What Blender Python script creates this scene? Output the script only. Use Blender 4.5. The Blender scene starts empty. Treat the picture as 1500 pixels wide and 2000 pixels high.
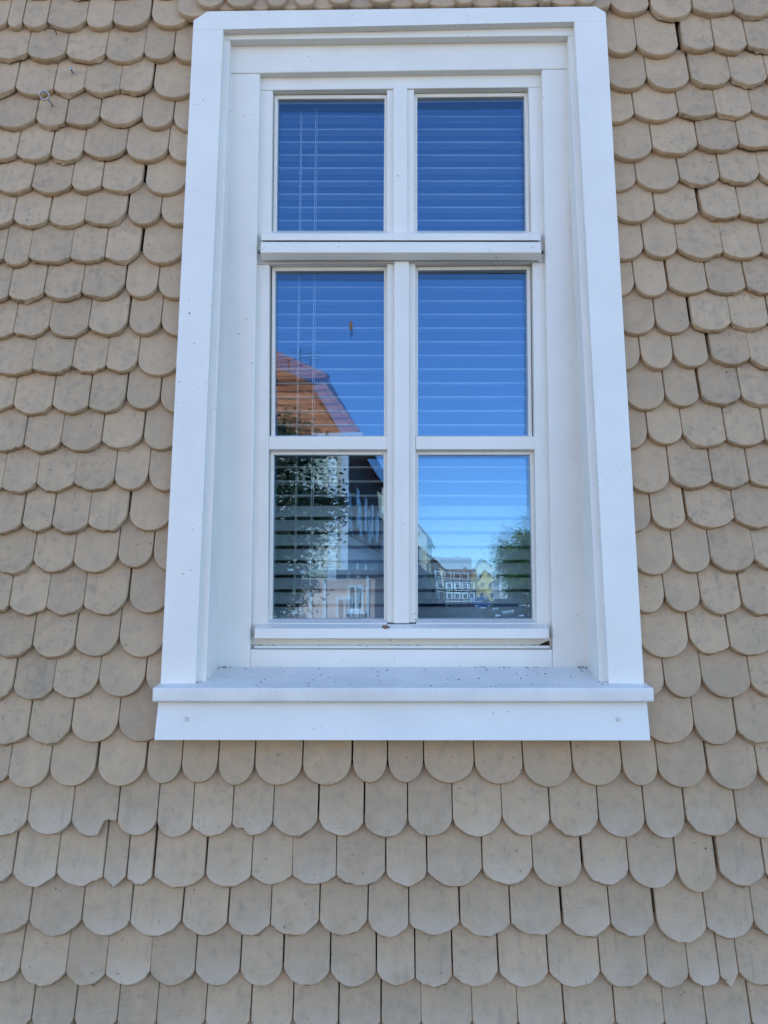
import bpy, bmesh, math, random
from mathutils import Vector, Matrix
R = math.radians
scene = bpy.context.scene
COL = scene.collection

# ---------------------------------------------------------------- camera, sky, sun, exposure
CAM = Vector((0.0, -1.5, 1.62)); PITCH = R(6.2); F = 1500.0      # focal length in pixels of a 1500 x 2000 frame
cd = bpy.data.cameras.new('camera'); cam = bpy.data.objects.new('camera', cd); COL.objects.link(cam)
cam.location = CAM; cam.rotation_euler = (R(90) + PITCH, 0, 0)
cd.sensor_fit = 'VERTICAL'; cd.sensor_height = 36.0; cd.lens = 36.0 * F / 2000.0
cd.clip_start = 0.02; cd.clip_end = 6000
scene.camera = cam
SUN_DIR = Vector((-0.50, 0.62, 0.72)).normalized()               # towards the sun: behind the house, high on the left
elev = math.asin(SUN_DIR.z); azim = math.atan2(SUN_DIR.x, SUN_DIR.y)
world = bpy.data.worlds.new('World'); scene.world = world; world.use_nodes = True
nt = world.node_tree; bg = nt.nodes['Background']
sky = nt.nodes.new('ShaderNodeTexSky'); sky.sky_type = 'NISHITA'; sky.sun_disc = False
sky.sun_elevation = elev; sky.sun_rotation = azim; sky.altitude = 800; sky.air_density = 1.0; sky.dust_density = 0.1; sky.ozone_density = 5.0
nt.links.new(sky.outputs[0], bg.inputs[0]); bg.inputs[1].default_value = 0.15
sd = bpy.data.lights.new('sun', 'SUN'); sd.energy = 5.0; sd.angle = R(0.53); sd.color = (1.0, 0.95, 0.87)
sun = bpy.data.objects.new('sun', sd); COL.objects.link(sun)
sun.rotation_euler = SUN_DIR.to_track_quat('Z', 'Y').to_euler()
vs = scene.view_settings; vs.view_transform = 'Standard'; vs.look = 'None'; vs.exposure = 1.80; vs.gamma = 1.0; vs.use_curve_mapping = False
scene.render.engine = 'CYCLES'
scene.cycles.use_denoising = True
scene.cycles.max_bounces = 8; scene.cycles.transparent_max_bounces = 24; scene.cycles.glossy_bounces = 6; scene.cycles.diffuse_bounces = 3
scene.cycles.caustics_reflective = False; scene.cycles.caustics_refractive = False

# ---------------------------------------------------------------- measuring: picture point -> point on a wall plane
FWD = Vector((0, math.cos(PITCH), math.sin(PITCH))); UP = Vector((0, -math.sin(PITCH), math.cos(PITCH)))
LEAN = 0.0763
def ray(px, py): return FWD + Vector((1, 0, 0)) * ((px - 750) / F) + UP * ((1000 - py) / F)
def on_y(px, py, y):                       # the plumb planes of the window
    d = ray(px, py); return CAM + d * ((y - CAM.y) / d.y)
def yc(z): return -0.135 + (z - 1.468) * LEAN   # the leaning face of the casing boards
def on_wall(px, py, dep):                  # planes parallel to that face, dep metres behind it
    d = ray(px, py)
    t = (-0.135 - 1.468 * LEAN + CAM.z * LEAN + dep - CAM.y) / (d.y - LEAN * d.z)
    return CAM + d * t

# ---------------------------------------------------------------- object helpers
def put(o, label=None, cat=None, group=None, kind=None):
    if label: o['label'] = label
    if cat: o['category'] = cat
    if group: o['group'] = group
    if kind: o['kind'] = kind
    return o
def empty(name, loc=(0, 0, 0), rz=0, parent=None):
    o = bpy.data.objects.new(name, None); COL.objects.link(o); o.location = loc; o.rotation_euler = (0, 0, rz)
    o.empty_display_size = 0.1
    if parent: o.parent = parent
    return o
def mesh_obj(name, verts, faces, mat, parent=None, smooth=False, mats=None, fmat=None):
    me = bpy.data.meshes.new(name); me.from_pydata([tuple(v) for v in verts], [], faces)
    for m in (mats or [mat]): me.materials.append(m)
    if fmat:
        for p, i in zip(me.polygons, fmat): p.material_index = i
    if smooth:
        for p in me.polygons: p.use_smooth = True
    me.update()
    o = bpy.data.objects.new(name, me); COL.objects.link(o)
    if parent: o.parent = parent
    return o
def bm_obj(name, bm, mat, parent=None, smooth=False):
    me = bpy.data.meshes.new(name); bm.to_mesh(me); bm.free(); me.materials.append(mat)
    if smooth:
        for p in me.polygons: p.use_smooth = True
    o = bpy.data.objects.new(name, me); COL.objects.link(o)
    if parent: o.parent = parent
    return o
def solid(name, front, back, mat, parent=None, bevel=0.0, seg=2):
    """closed prism between two polygons with equally many corners"""
    bm = bmesh.new(); n = len(front)
    a = [bm.verts.new(v) for v in front]; b = [bm.verts.new(v) for v in back]
    bm.faces.new(a); bm.faces.new(b[::-1])
    for i in range(n):
        j = (i + 1) % n; bm.faces.new((a[j], a[i], b[i], b[j]))
    bmesh.ops.recalc_face_normals(bm, faces=bm.faces)
    if bevel:
        bmesh.ops.bevel(bm, geom=list(bm.edges), offset=bevel, segments=seg, profile=0.5, affect='EDGES', clamp_overlap=True)
    o = bm_obj(name, bm, mat, parent)
    if bevel:
        for p in o.data.polygons: p.use_smooth = True
        o.modifiers.new('wn', 'WEIGHTED_NORMAL').keep_sharp = False
    return o
def prism(name, px, yf, yb, mat, parent, bevel=0.002):
    f = [on_y(x, y, yf) for x, y in px]
    return solid(name, f, [Vector((v.x, yb, v.z)) for v in f], mat, parent, bevel)
def wprism(name, px, df, db, mat, parent, bevel=0.002):
    f = [on_wall(x, y, df) for x, y in px]
    return solid(name, f, [Vector((v.x, v.y + db - df, v.z)) for v in f], mat, parent, bevel)
def profile(name, pts, xl, xr, mat, parent, bevel=0.0015):
    """section given as (picture y, depth y) swept from picture x = xl to xr (measured at the first point)"""
    a = on_y(xl, pts[0][0], pts[0][1]).x; b = on_y(xr, pts[0][0], pts[0][1]).x
    L = []
    for py, y in pts:
        p = on_y(750, py, y); L.append((p.y, p.z))
    return solid(name, [Vector((a, y, z)) for y, z in L], [Vector((b, y, z)) for y, z in L], mat, parent, bevel)
def box(bm, x0, x1, y0, y1, z0, z1):
    v = [bm.verts.new(p) for p in ((x0,y0,z0),(x1,y0,z0),(x1,y1,z0),(x0,y1,z0),(x0,y0,z1),(x1,y0,z1),(x1,y1,z1),(x0,y1,z1))]
    for f in ((0,3,2,1),(4,5,6,7),(0,1,5,4),(1,2,6,5),(2,3,7,6),(3,0,4,7)): bm.faces.new([v[i] for i in f])
def box_obj(name, dims, mat, parent=None, bevel=0):
    bm = bmesh.new(); box(bm, *dims)
    if bevel: bmesh.ops.bevel(bm, geom=list(bm.edges), offset=bevel, segments=2, profile=0.5, affect='EDGES')
    return bm_obj(name, bm, mat, parent)
def tube(bm, pts, rad, n=8, closed=False):
    rings = []; N = len(pts); pts = [Vector(p) for p in pts]
    for i, p in enumerate(pts):
        a = pts[(i - 1) % N] if (closed or i > 0) else p; b = pts[(i + 1) % N] if (closed or i < N - 1) else p
        t = (b - a).normalized(); s = t.cross(Vector((0.31, 0.17, 0.93))).normalized(); u = t.cross(s)
        r = rad[i] if isinstance(rad, (list, tuple)) else rad
        rings.append([bm.verts.new(p + s * math.cos(6.28319 * k / n) * r + u * math.sin(6.28319 * k / n) * r) for k in range(n)])
    for i in range(N if closed else N - 1):
        A, B = rings[i], rings[(i + 1) % N]
        for k in range(n): bm.faces.new((A[k], A[(k + 1) % n], B[(k + 1) % n], B[k]))
    if not closed:
        bm.faces.new(rings[0][::-1]); bm.faces.new(rings[-1])

# ---------------------------------------------------------------- materials
class MB:
    def __init__(s, name, rough=0.6, spec=0.4):
        s.m = bpy.data.materials.new(name); s.m.use_nodes = True; s.t = s.m.node_tree
        s.b = s.t.nodes['Principled BSDF']; s.b.inputs['Roughness'].default_value = rough
        s.b.inputs['Specular IOR Level'].default_value = spec
    def n(s, typ, **kw):
        nd = s.t.nodes.new('ShaderNode' + typ)
        for k, v in kw.items():
            if k in nd.inputs.keys(): nd.inputs[k].default_value = v
            else: setattr(nd, k, v)
        return nd
    def l(s, a, b): s.t.links.new(a, b)
    def pos(s, scale=(1, 1, 1), rnd=0.0):
        g = s.n('NewGeometry'); mp = s.n('Mapping'); mp.inputs['Scale'].default_value = scale
        s.l(g.outputs['Position'], mp.inputs['Vector'])
        if rnd:
            oi = s.n('ObjectInfo'); cx = s.n('CombineXYZ'); mu = s.n('Math', operation='MULTIPLY'); mu.inputs[1].default_value = rnd
            s.l(oi.outputs['Random'], mu.inputs[0]); s.l(mu.outputs[0], cx.inputs[0]); s.l(mu.outputs[0], cx.inputs[2]); s.l(cx.outputs[0], mp.inputs['Location'])
        return mp.outputs[0]
    def noise(s, vec, scale, detail=4, rough=0.6, lo=0.0, hi=1.0):
        n = s.n('TexNoise', Scale=scale, Detail=detail, Roughness=rough); s.l(vec, n.inputs['Vector'])
        return s.ramp(n.outputs['Fac'], lo, hi)
    def ramp(s, val, lo, hi, a=0.0, b=1.0):
        r = s.n('MapRange'); r.inputs[1].default_value = lo; r.inputs[2].default_value = hi; r.inputs[3].default_value = a; r.inputs[4].default_value = b
        s.l(val, r.inputs[0]); return r.outputs[0]
    def math(s, op, a, b=None):
        m = s.n('Math', operation=op)
        for i, x in enumerate((a, b)):
            if x is None: continue
            if isinstance(x, (int, float)): m.inputs[i].default_value = x
            else: s.l(x, m.inputs[i])
        return m.outputs[0]
    def mix(s, fac, a, b, mode='MIX'):
        m = s.n('Mix', data_type='RGBA', blend_type=mode)
        for sock, x in ((m.inputs[0], fac), (m.inputs[6], a), (m.inputs[7], b)):
            if isinstance(x, (int, float)): sock.default_value = x
            elif isinstance(x, tuple): sock.default_value = (*x, 1)
            else: s.l(x, sock)
        return m.outputs[2]
    def specks(s, vec, scale, size, share):
        v = s.n('TexVoronoi', Scale=scale); s.l(vec, v.inputs['Vector'])
        sep = s.n('SeparateColor'); s.l(v.outputs['Color'], sep.inputs[0])
        near = s.math('LESS_THAN', v.outputs['Distance'], s.math('MULTIPLY', sep.outputs[1], size))
        return s.math('MULTIPLY', near, s.math('LESS_THAN', sep.outputs[0], share))
    def color(s, c):
        if isinstance(c, tuple): s.b.inputs['Base Color'].default_value = (*c, 1)
        else: s.l(c, s.b.inputs['Base Color'])
        return s
    def bump(s, h, strength, dist=0.001):
        b = s.n('Bump', Strength=strength, Distance=dist); s.l(h, b.inputs['Height']); s.l(b.outputs[0], s.b.inputs['Normal']); return s
def plain(name, col, rough=0.6, var=0.12, scale=3.0, metal=0.0):
    b = MB(name, rough); v = b.pos()
    n = b.noise(v, scale, 5, 0.6, 0.3, 0.7)
    b.color(b.mix(n, tuple(c * (1 - var) for c in col), tuple(min(1, c * (1 + var)) for c in col)))
    b.b.inputs['Metallic'].default_value = metal
    return b.m

def shingle_mat(name, worn, bleach):
    b = MB(name, 0.62, 0.35); v = b.pos(rnd=7.0)
    big = b.noise(v, 22, 5, 0.62, 0.35, 0.72)
    c = b.mix(big, (0.508, 0.347, 0.206), (0.432, 0.308, 0.192))
    dirt = b.noise(v, 62, 6, 0.7, 0.50, 0.80)
    c = b.mix(b.math('MULTIPLY', dirt, 0.58 if bleach else 0.80 if worn else 0.45), c, (0.20, 0.165, 0.125))
    pale = b.noise(b.pos((1, 1, 0.5), 3.0), 40, 4, 0.6, 0.50, 0.75)
    c = b.mix(b.math('MULTIPLY', pale, 0.28), c, (0.60, 0.43, 0.28))
    if bleach:                                            # sun-bleached lower ends of the lowest courses
        tc = b.n('TexCoord'); sx = b.n('SeparateXYZ'); b.l(tc.outputs['Generated'], sx.inputs[0])
        e = b.ramp(sx.outputs['Z'], 0.50, 0.08)
        c = b.mix(b.math('MULTIPLY', e, b.noise(v, 16, 4, 0.6, 0.30, 0.62)), c, (0.56, 0.425, 0.30))
    if worn:
        run = b.noise(b.pos((55, 20, 3.5), 4.0), 1.0, 4, 0.7, 0.56, 0.72)
        c = b.mix(b.math('MULTIPLY', b.math('MULTIPLY', run, b.noise(v, 9, 3, 0.6, 0.45, 0.62)), 0.45), c, (0.22, 0.185, 0.14))
    oi = b.n('ObjectInfo'); val = b.ramp(oi.outputs['Random'], 0, 1, 0.90, 1.05)
    hs = b.n('HueSaturation'); b.l(val, hs.inputs['Value']); b.l(c, hs.inputs['Color']); c = hs.outputs[0]
    sp = b.specks(v, 60, 0.16, 0.13); pm_ = b.noise(b.pos((1, 1, 1), 2.0), 7, 3, 0.6, 0.42, 0.66); c = b.mix(b.math('MULTIPLY', sp, b.ramp(pm_, 0, 1, 0.0, 0.9)), c, (0.045, 0.035, 0.03))
    sp2 = b.specks(b.pos((1, 1, 1), 11.0), 170, 0.32, 0.12); c = b.mix(b.math('MULTIPLY', sp2, b.ramp(pm_, 0, 1, 0.05, 0.75)), c, (0.09, 0.075, 0.06))
    gr = b.noise(b.pos((330, 60, 7), 5.0), 1.0, 4, 0.75, 0.61, 0.70) if worn else None
    if gr:
        c = b.mix(b.math('MULTIPLY', b.math('MULTIPLY', gr, b.noise(v, 30, 2, 0.5, 0.5, 0.6)), 0.75), c, (0.15, 0.13, 0.105))
        cr = b.noise(b.pos((14, 10, 330), 5.0), 1.0, 4, 0.75, 0.62, 0.70)
        c = b.mix(b.math('MULTIPLY', b.math('MULTIPLY', cr, b.noise(v, 26, 2, 0.5, 0.52, 0.6)), 0.6), c, (0.17, 0.15, 0.12))
    b.color(c)
    h = b.math('ADD', b.noise(b.pos((90, 40, 14), 5.0), 1.0, 5, 0.65), b.noise(v, 110, 4, 0.6))
    b.bump(h, 0.5 if worn else 0.3, 0.0012)
    return b.m
M = {}
M['shingle_new'] = shingle_mat('beige_paint_smooth', False, False)
M['shingle_old'] = shingle_mat('beige_paint_worn', True, False)
M['shingle_low'] = shingle_mat('beige_paint_bleached', True, True)

b = MB('white_gloss_paint', 0.34, 0.5); v = b.pos()
c = b.mix(b.noise(v, 9, 5, 0.6, 0.35, 0.75), (0.81, 0.765, 0.69), (0.75, 0.71, 0.64))
st = b.noise(b.pos((70, 30, 5)), 1.0, 4, 0.7, 0.62, 0.85); c = b.mix(b.math('MULTIPLY', st, 0.30), c, (0.48, 0.44, 0.38))
bl = b.noise(v, 38, 5, 0.7, 0.66, 0.82); c = b.mix(b.math('MULTIPLY', bl, 0.34), c, (0.42, 0.39, 0.36))
ck = b.noise(b.pos((260, 120, 5)), 1.0, 3, 0.7, 0.73, 0.78); c = b.mix(b.math('MULTIPLY', b.math('MULTIPLY', ck, b.noise(v, 6, 2, 0.5, 0.55, 0.65)), 0.6), c, (0.30, 0.27, 0.24))
cl = b.noise(v, 5.5, 2, 0.5, 0.50, 0.66)
sp = b.math('MULTIPLY', b.specks(v, 75, 0.16, 0.20), b.ramp(cl, 0, 1, 0.08, 1)); c = b.mix(sp, c, (0.10, 0.075, 0.06))
sp2 = b.specks(b.pos((1, 1, 1.7)), 150, 0.30, 0.09); c = b.mix(b.math('MULTIPLY', sp2, b.ramp(cl, 0, 1, 0.12, 0.8)), c, (0.22, 0.19, 0.17))
b.color(c); b.bump(b.math('ADD', b.noise(b.pos((120, 60, 9)), 1.0, 4, 0.6), b.noise(v, 45, 3)), 0.13, 0.001); M['white'] = b.m
b = MB('sill_paint', 0.30, 0.5); v = b.pos()
c = b.mix(b.noise(v, 12, 5, 0.65, 0.35, 0.75), (0.80, 0.76, 0.70), (0.66, 0.63, 0.59))
sp = b.specks(v, 60, 0.20, 0.16); c = b.mix(b.math('MULTIPLY', sp, 0.95), c, (0.07, 0.055, 0.045))
sp2 = b.specks(b.pos((0.6, 1, 1)), 190, 0.25, 0.14); c = b.mix(b.math('MULTIPLY', sp2, 0.8), c, (0.20, 0.17, 0.15))
b.color(c); b.bump(b.noise(b.pos((10, 90, 90)), 1.0, 4, 0.6), 0.12, 0.001); M['sill'] = b.m

M['sheath'] = plain('dark_boards_behind', (0.035, 0.03, 0.025), 0.9)
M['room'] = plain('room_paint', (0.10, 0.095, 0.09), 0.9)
M['slat'] = plain('blind_grey_white', (0.60, 0.59, 0.56), 0.45, 0.03)
M['cord'] = plain('blind_cord', (0.75, 0.75, 0.72), 0.8, 0.03)
M['steel'] = plain('zinc_steel', (0.50, 0.50, 0.50), 0.32, 0.15, 200, 1.0)
M['rust'] = plain('rusty_wire', (0.10, 0.06, 0.04), 0.7, 0.3, 200)
M['green_metal'] = plain('oxidised_screw', (0.16, 0.26, 0.26), 0.5, 0.3, 300)
M['leaf_dead'] = plain('dead_leaf', (0.20, 0.12, 0.08), 0.8, 0.35, 150)
M['seal'] = plain('grey_glazing_seal', (0.33, 0.32, 0.30), 0.7, 0.15, 60)
M['screw'] = plain('painted_screw', (0.66, 0.63, 0.57), 0.5, 0.12, 90)
def glass(name, refl, tint):
    m = bpy.data.materials.new(name); m.use_nodes = True; t = m.node_tree; t.nodes.remove(t.nodes['Principled BSDF'])
    out = t.nodes['Material Output']; tr = t.nodes.new('ShaderNodeBsdfTransparent'); tr.inputs[0].default_value = (*tint, 1)
    gl = t.nodes.new('ShaderNodeBsdfGlossy'); gl.inputs['Roughness'].default_value = 0.0; gl.inputs[0].default_value = (0.38, 0.64, 1.0, 1)   # bluish coat, its tint pushed to deepen the mirrored sky
    lw = t.nodes.new('ShaderNodeLayerWeight'); lw.inputs[0].default_value = 0.5
    pw = t.nodes.new('ShaderNodeMath'); pw.operation = 'POWER'; pw.inputs[1].default_value = 5.0
    mp = t.nodes.new('ShaderNodeMapRange'); mp.inputs[3].default_value = refl; mp.inputs[4].default_value = 1.0
    mx = t.nodes.new('ShaderNodeMixShader')
    t.links.new(lw.outputs['Facing'], pw.inputs[0]); t.links.new(pw.outputs[0], mp.inputs[0]); t.links.new(mp.outputs[0], mx.inputs[0])
    t.links.new(tr.outputs[0], mx.inputs[1]); t.links.new(gl.outputs[0], mx.inputs[2]); t.links.new(mx.outputs[0], out.inputs[0])
    nz = t.nodes.new('ShaderNodeTexNoise'); nz.inputs['Scale'].default_value = 9.0; nz.inputs['Detail'].default_value = 1.0
    ge = t.nodes.new('ShaderNodeNewGeometry'); bp = t.nodes.new('ShaderNodeBump'); bp.inputs['Strength'].default_value = 0.05; bp.inputs['Distance'].default_value = 0.0010
    t.links.new(ge.outputs['Position'], nz.inputs['Vector']); t.links.new(nz.outputs['Fac'], bp.inputs['Height']); t.links.new(bp.outputs[0], gl.inputs['Normal'])
    return m
M['glass_out'] = glass('outer_glass', 0.130, (0.78, 0.84, 0.85)); M['glass_in'] = glass('inner_glass', 0.175, (0.80, 0.86, 0.87))

# ================================================================ the ground
def gmat(name, c1, c2, scale, rough=0.85):
    b = MB(name, rough); v = b.pos(); c = b.mix(b.noise(v, scale, 6, 0.65, 0.3, 0.7), c1, c2); c = b.mix(b.math('MULTIPLY', b.noise(v, scale * 20, 3, 0.6, 0.4, 0.7), 0.4), c, tuple(x * 0.7 for x in c1)); b.color(c); return b.m
M['ground'] = gmat('ground_gravel_grass', (0.10, 0.12, 0.06), (0.17, 0.16, 0.11), 0.15)
M['asphalt'] = gmat('asphalt', (0.075, 0.073, 0.070), (0.055, 0.054, 0.053), 0.4)
M['paving'] = gmat('grey_paving', (0.115, 0.11, 0.10), (0.09, 0.086, 0.08), 0.9)
TH = R(5.3)                                    # the street runs away from the wall, a little to the right
def P(u, v, h=0.0): return Vector((u * math.cos(TH) + v * math.sin(TH), 1.57 + u * math.sin(TH) - v * math.cos(TH), h))
g = 3000
put(mesh_obj('ground', [(-g, -g, 0), (g, -g, 0), (g, g, 0), (-g, g, 0)], [(0, 1, 2, 3)], M['ground']), kind='structure')
def strip(name, u0, u1, v0, v1, h, mat):
    return put(mesh_obj(name, [P(u0, v0, h), P(u1, v0, h), P(u1, v1, h), P(u0, v1, h)], [(0, 1, 2, 3)], mat), kind='structure')
strip('road', -2.2, 3.4, 14, 76, 0.008, M['asphalt']); strip('road', -1.0, 3.4, 76, 190, 0.008, M['asphalt'])
M['bounce_paving'] = gmat('pale_bounce_paving', (0.37, 0.33, 0.265), (0.31, 0.275, 0.225), 0.9)
strip('bounce_paving', -60, 60, 6.0, 14.0, 0.004, M['bounce_paving']); strip('bounce_paving', 5.1, 60, 14.2, 49, 0.004, M['bounce_paving'])  # unseen pale ground, added to bounce warm sunlight onto the wall
def slab(name, u0, u1, v0, v1, h, mat):
    return put(solid(name, [P(u0, v0, h), P(u1, v0, h), P(u1, v1, h), P(u0, v1, h)], [P(u0, v0, -.05), P(u1, v0, -.05), P(u1, v1, -.05), P(u0, v1, -.05)], mat, None, 0.01), kind='structure')
slab('pavement', -40, 40, 1.2, 6.0, 0.12, M['paving'])
slab('street_pavement', -4.0, -2.25, 14.2, 61, 0.12, M['paving'])
slab('street_pavement', 3.45, 5.0, 14.2, 190, 0.12, M['paving'])
slab('forecourt', -40, -4.05, 14.2, 30, 0.10, M['bounce_paving'])  # paved pale as well, for the same sunlit bounce

# ================================================================ the shingled house with its window
house = put(empty('house', (0, 0, 0)), 'old house clad in overlapping beige wooden shingles, with a white framed window', 'house')
wall = empty('wall', parent=house)
# picture outline of the hole in the cladding and the boards behind it
def wpt(x, z, d): return Vector((x, yc(z) + d, z))
OX0, OX1, OZ0, OZ1 = -0.335, 0.405, 1.42, 2.82
hx0, hx1, hz0, hz1 = -7.5, 6.5, 0.0, 7.8  # unseen extent, made tall and wide so the house shades the near ground
v = []; f = []
for (x0, x1, z0, z1) in ((hx0, OX0, hz0, hz1), (OX1, hx1, hz0, hz1), (OX0, OX1, hz0, OZ0), (OX0, OX1, OZ1, hz1)):
    k = len(v); v += [wpt(x0, z0, .045), wpt(x1, z0, .045), wpt(x1, z1, .045), wpt(x0, z1, .045)]; f.append((k, k + 1, k + 2, k + 3))
mesh_obj('sheathing', v, f, M['sheath'], wall)
M['plaster'] = plain('cream_plaster', (0.55, 0.50, 0.40), 0.9)
M['rooftile'] = None
bm = bmesh.new()
ys = yc(7.8) + .05
def quad(bm, *p): bm.faces.new([bm.verts.new(q) for q in p])
quad(bm, wpt(hx0, 0, .05), wpt(hx0, 7.8, .05), (hx0, 8.5, 7.8), (hx0, 8.5, 0)); quad(bm, wpt(hx1, 0, .05), (hx1, 8.5, 0), (hx1, 8.5, 7.8), wpt(hx1, 7.8, .05))
quad(bm, (hx0, 8.5, 0), (hx0, 8.5, 7.8), (hx1, 8.5, 7.8), (hx1, 8.5, 0)); quad(bm, wpt(hx0, 7.8, .05), wpt(hx1, 7.8, .05), (hx1, 8.5, 7.8), (hx0, 8.5, 7.8))
bm_obj('outer_walls', bm, M['plaster'], house)
def roof_mat(name, c1, c2, course=0.30, deg=0.0):
    b = MB(name, 0.75, 0.3); v = b.pos(); c = b.mix(b.noise(v, 1.6, 6, 0.7, 0.3, 0.7), c1, c2)
    c = b.mix(b.math('MULTIPLY', b.noise(v, 9, 4, 0.7, 0.45, 0.7), 0.5), c, tuple(x * 0.5 for x in c1))
    sx = b.n('SeparateXYZ'); b.l(v, sx.inputs[0]); fr = b.math('FRACT', b.math('DIVIDE', sx.outputs['Z'], course))
    line = b.math('LESS_THAN', fr, 0.30); c = b.mix(b.math('MULTIPLY', line, 0.75), c, tuple(x * 0.25 for x in c1))
    b.color(c); b.bump(fr, 0.8, 0.04); return b.m
M['roof_orange'] = roof_mat('orange_roof_tiles', (0.66, 0.19, 0.06), (0.48, 0.14, 0.05), 0.36)
M['roof_red'] = roof_mat('red_brown_roof_tiles', (0.26, 0.11, 0.075), (0.19, 0.085, 0.06), 0.32)
M['roof_dark'] = roof_mat('dark_roof_slate', (0.075, 0.07, 0.07), (0.05, 0.048, 0.05), 0.3)
bm = bmesh.new(); ry = 4.0
quad(bm, (hx0 - .4, -.05, 7.7), (hx1 + .4, -.05, 7.7), (hx1 + .4, ry, 11.8), (hx0 - .4, ry, 11.8)); quad(bm, (hx0 - .4, 9.0, 7.7), (hx0 - .4, ry, 11.8), (hx1 + .4, ry, 11.8), (hx1 + .4, 9.0, 7.7))
quad(bm, (hx0, .45, 7.8), (hx0, ry, 11.7), (hx0, 8.5, 7.8)); quad(bm, (hx1, .45, 7.8), (hx1, 8.5, 7.8), (hx1, ry, 11.7))
bm_obj('roof', bm, M['roof_red'], house)

# ---- shingles: every course read off the photograph as joint:cusp tip joint:cusp tip ...  ("a|b" = an open gap)
LEFT = """
-28:38 50 13:35 52 42:40 53 91:40 54 167:35 53 219:36 51 292|294:20 50 371:22
-22:100 113 51:101 115 127:100 117 205:103 119 279.5:96 114 338:92 117 403:92
-48:167 184 27:167 183 103:171 181 163:167 181 232.5:171 179 296|298:158 189 381:158
-12:240 247 67:227 245 126:236 243 193:223 241 275:220 248 337:222 253 402:222
-42:300 311 30.5:300 311 97:299 313 161:289 307 244:284 312 327:284 314 398:284
-12:361 375 60:361 375 137:357 372 197:360 372 276|282:346 377 363:346
-46:425 440 23:425 440 93:425 440 164:427 437 244|248:408 437 312.5:406 437 380:406
-62:500 514 5:502 516 55:501 511 136:501 509 203:500 509 272|276:482 513 358:482
-54:575 588 16:575 585 83:569 583 159:569 580 241|243:550 579 307:549 581 375:549
-50:647 660 24:647 655 93:633 656 171:633 652 247.5|250:622 651 313:621 653 380:621
-20:719 731 62:719 727 139:713 725 205:712 724 267:699 732 350:699
-52:790 801 23:788 807 99:789 804 172:791 803 243|245:770 797 311:770 804 378:770
-28:867 880 45:867 881 117:860 879 196:860 875 277|279:845 877 349:845
-70:950 960 2:951 961 69:941 959 143:940 957 222:930 955 288.5:918 957 356:918
-36:1021 1041 40:1021 1036 101:1023 1039 170:1021 1036 247|250:1003 1035 334:1003
-18:1095 1119 62:1091 1116 141:1093 1117 228:1078 1107 297:1070 1113 364:1070
-60:1183 1197 16.5:1183 1200 89:1184 1200 161:1179 1199 247|250:1160 1196 330:1160
-22:1259 1281 61:1259 1283 144:1257 1281 230:1238 1283 322:1238
-62:1345 1369 23:1341 1367 101:1341 1363 190:1322 1360 282:1314 1360 374:1314
-36:1433 1453 52:1433 1453 137:1415 1449 229:1405 1448 325:1405
"""
RIGHT = """
1192:0 24 1269|1272:6 34 1354:12 26 1435:16 31 1512:14
1120:80 103 1183:80 103 1245:80 106 1327|1334:84 96 1397:86 99 1461:86 96 1530:86
1185:143 172 1265:143 172 1349|1352:147 166 1429:147 164 1501:148 165 1570:148
1160:218 237 1241:218 234 1327:216 226 1401:217 227 1470:212 226 1540:212
1190:282 310 1276:284 299 1365:279 292 1445:280 287 1522:280
1165:345 371 1245:345 370 1329:345 360 1409:342 356 1486:334 356 1560:334
1196:405 432 1280:405 430 1367|1372:408 426 1447:416 427 1520:414
1180:478 505 1259:478 501 1325:480 503 1414:490 503 1491:490 502 1560:490
1172:546 576 1241:546 577 1305|1308:556 572 1384:562 571 1460:559 571 1535:559
1205:620 651 1282:621 649 1349|1354:628 645 1429:629 640 1505:628
1188:684 720 1253:684 719 1317:682 715 1386|1392:692 711 1467:696 717 1545:694
1222:766 799 1301:766 792 1367|1371:772 789 1450:771 790 1528:771
1200:836 874 1267:836 866 1335:842 872 1420:857 869 1496:856 870 1570:856
1225:924 961 1310:926 952 1392:938 951 1466:937 950 1545:936
1206:1000 1037 1274:1001 1032 1341|1345:1006 1030 1437:1010 1030 1525:1010
1236:1082 1122 1317:1082 1117 1390:1088 1114 1476:1090 1112 1555:1090
1232:1156 1196 1300:1156 1194 1370:1164 1199 1452:1178 1200 1535:1178
1250:1243 1284 1348:1243 1277 1429:1262 1279 1512:1260
1232:1324 1360 1300:1325 1362 1373:1320 1362 1469:1333 1361 1560:1333
1255:1405 1451 1358:1408 1454 1441:1424 1452 1530:1424
"""
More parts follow.
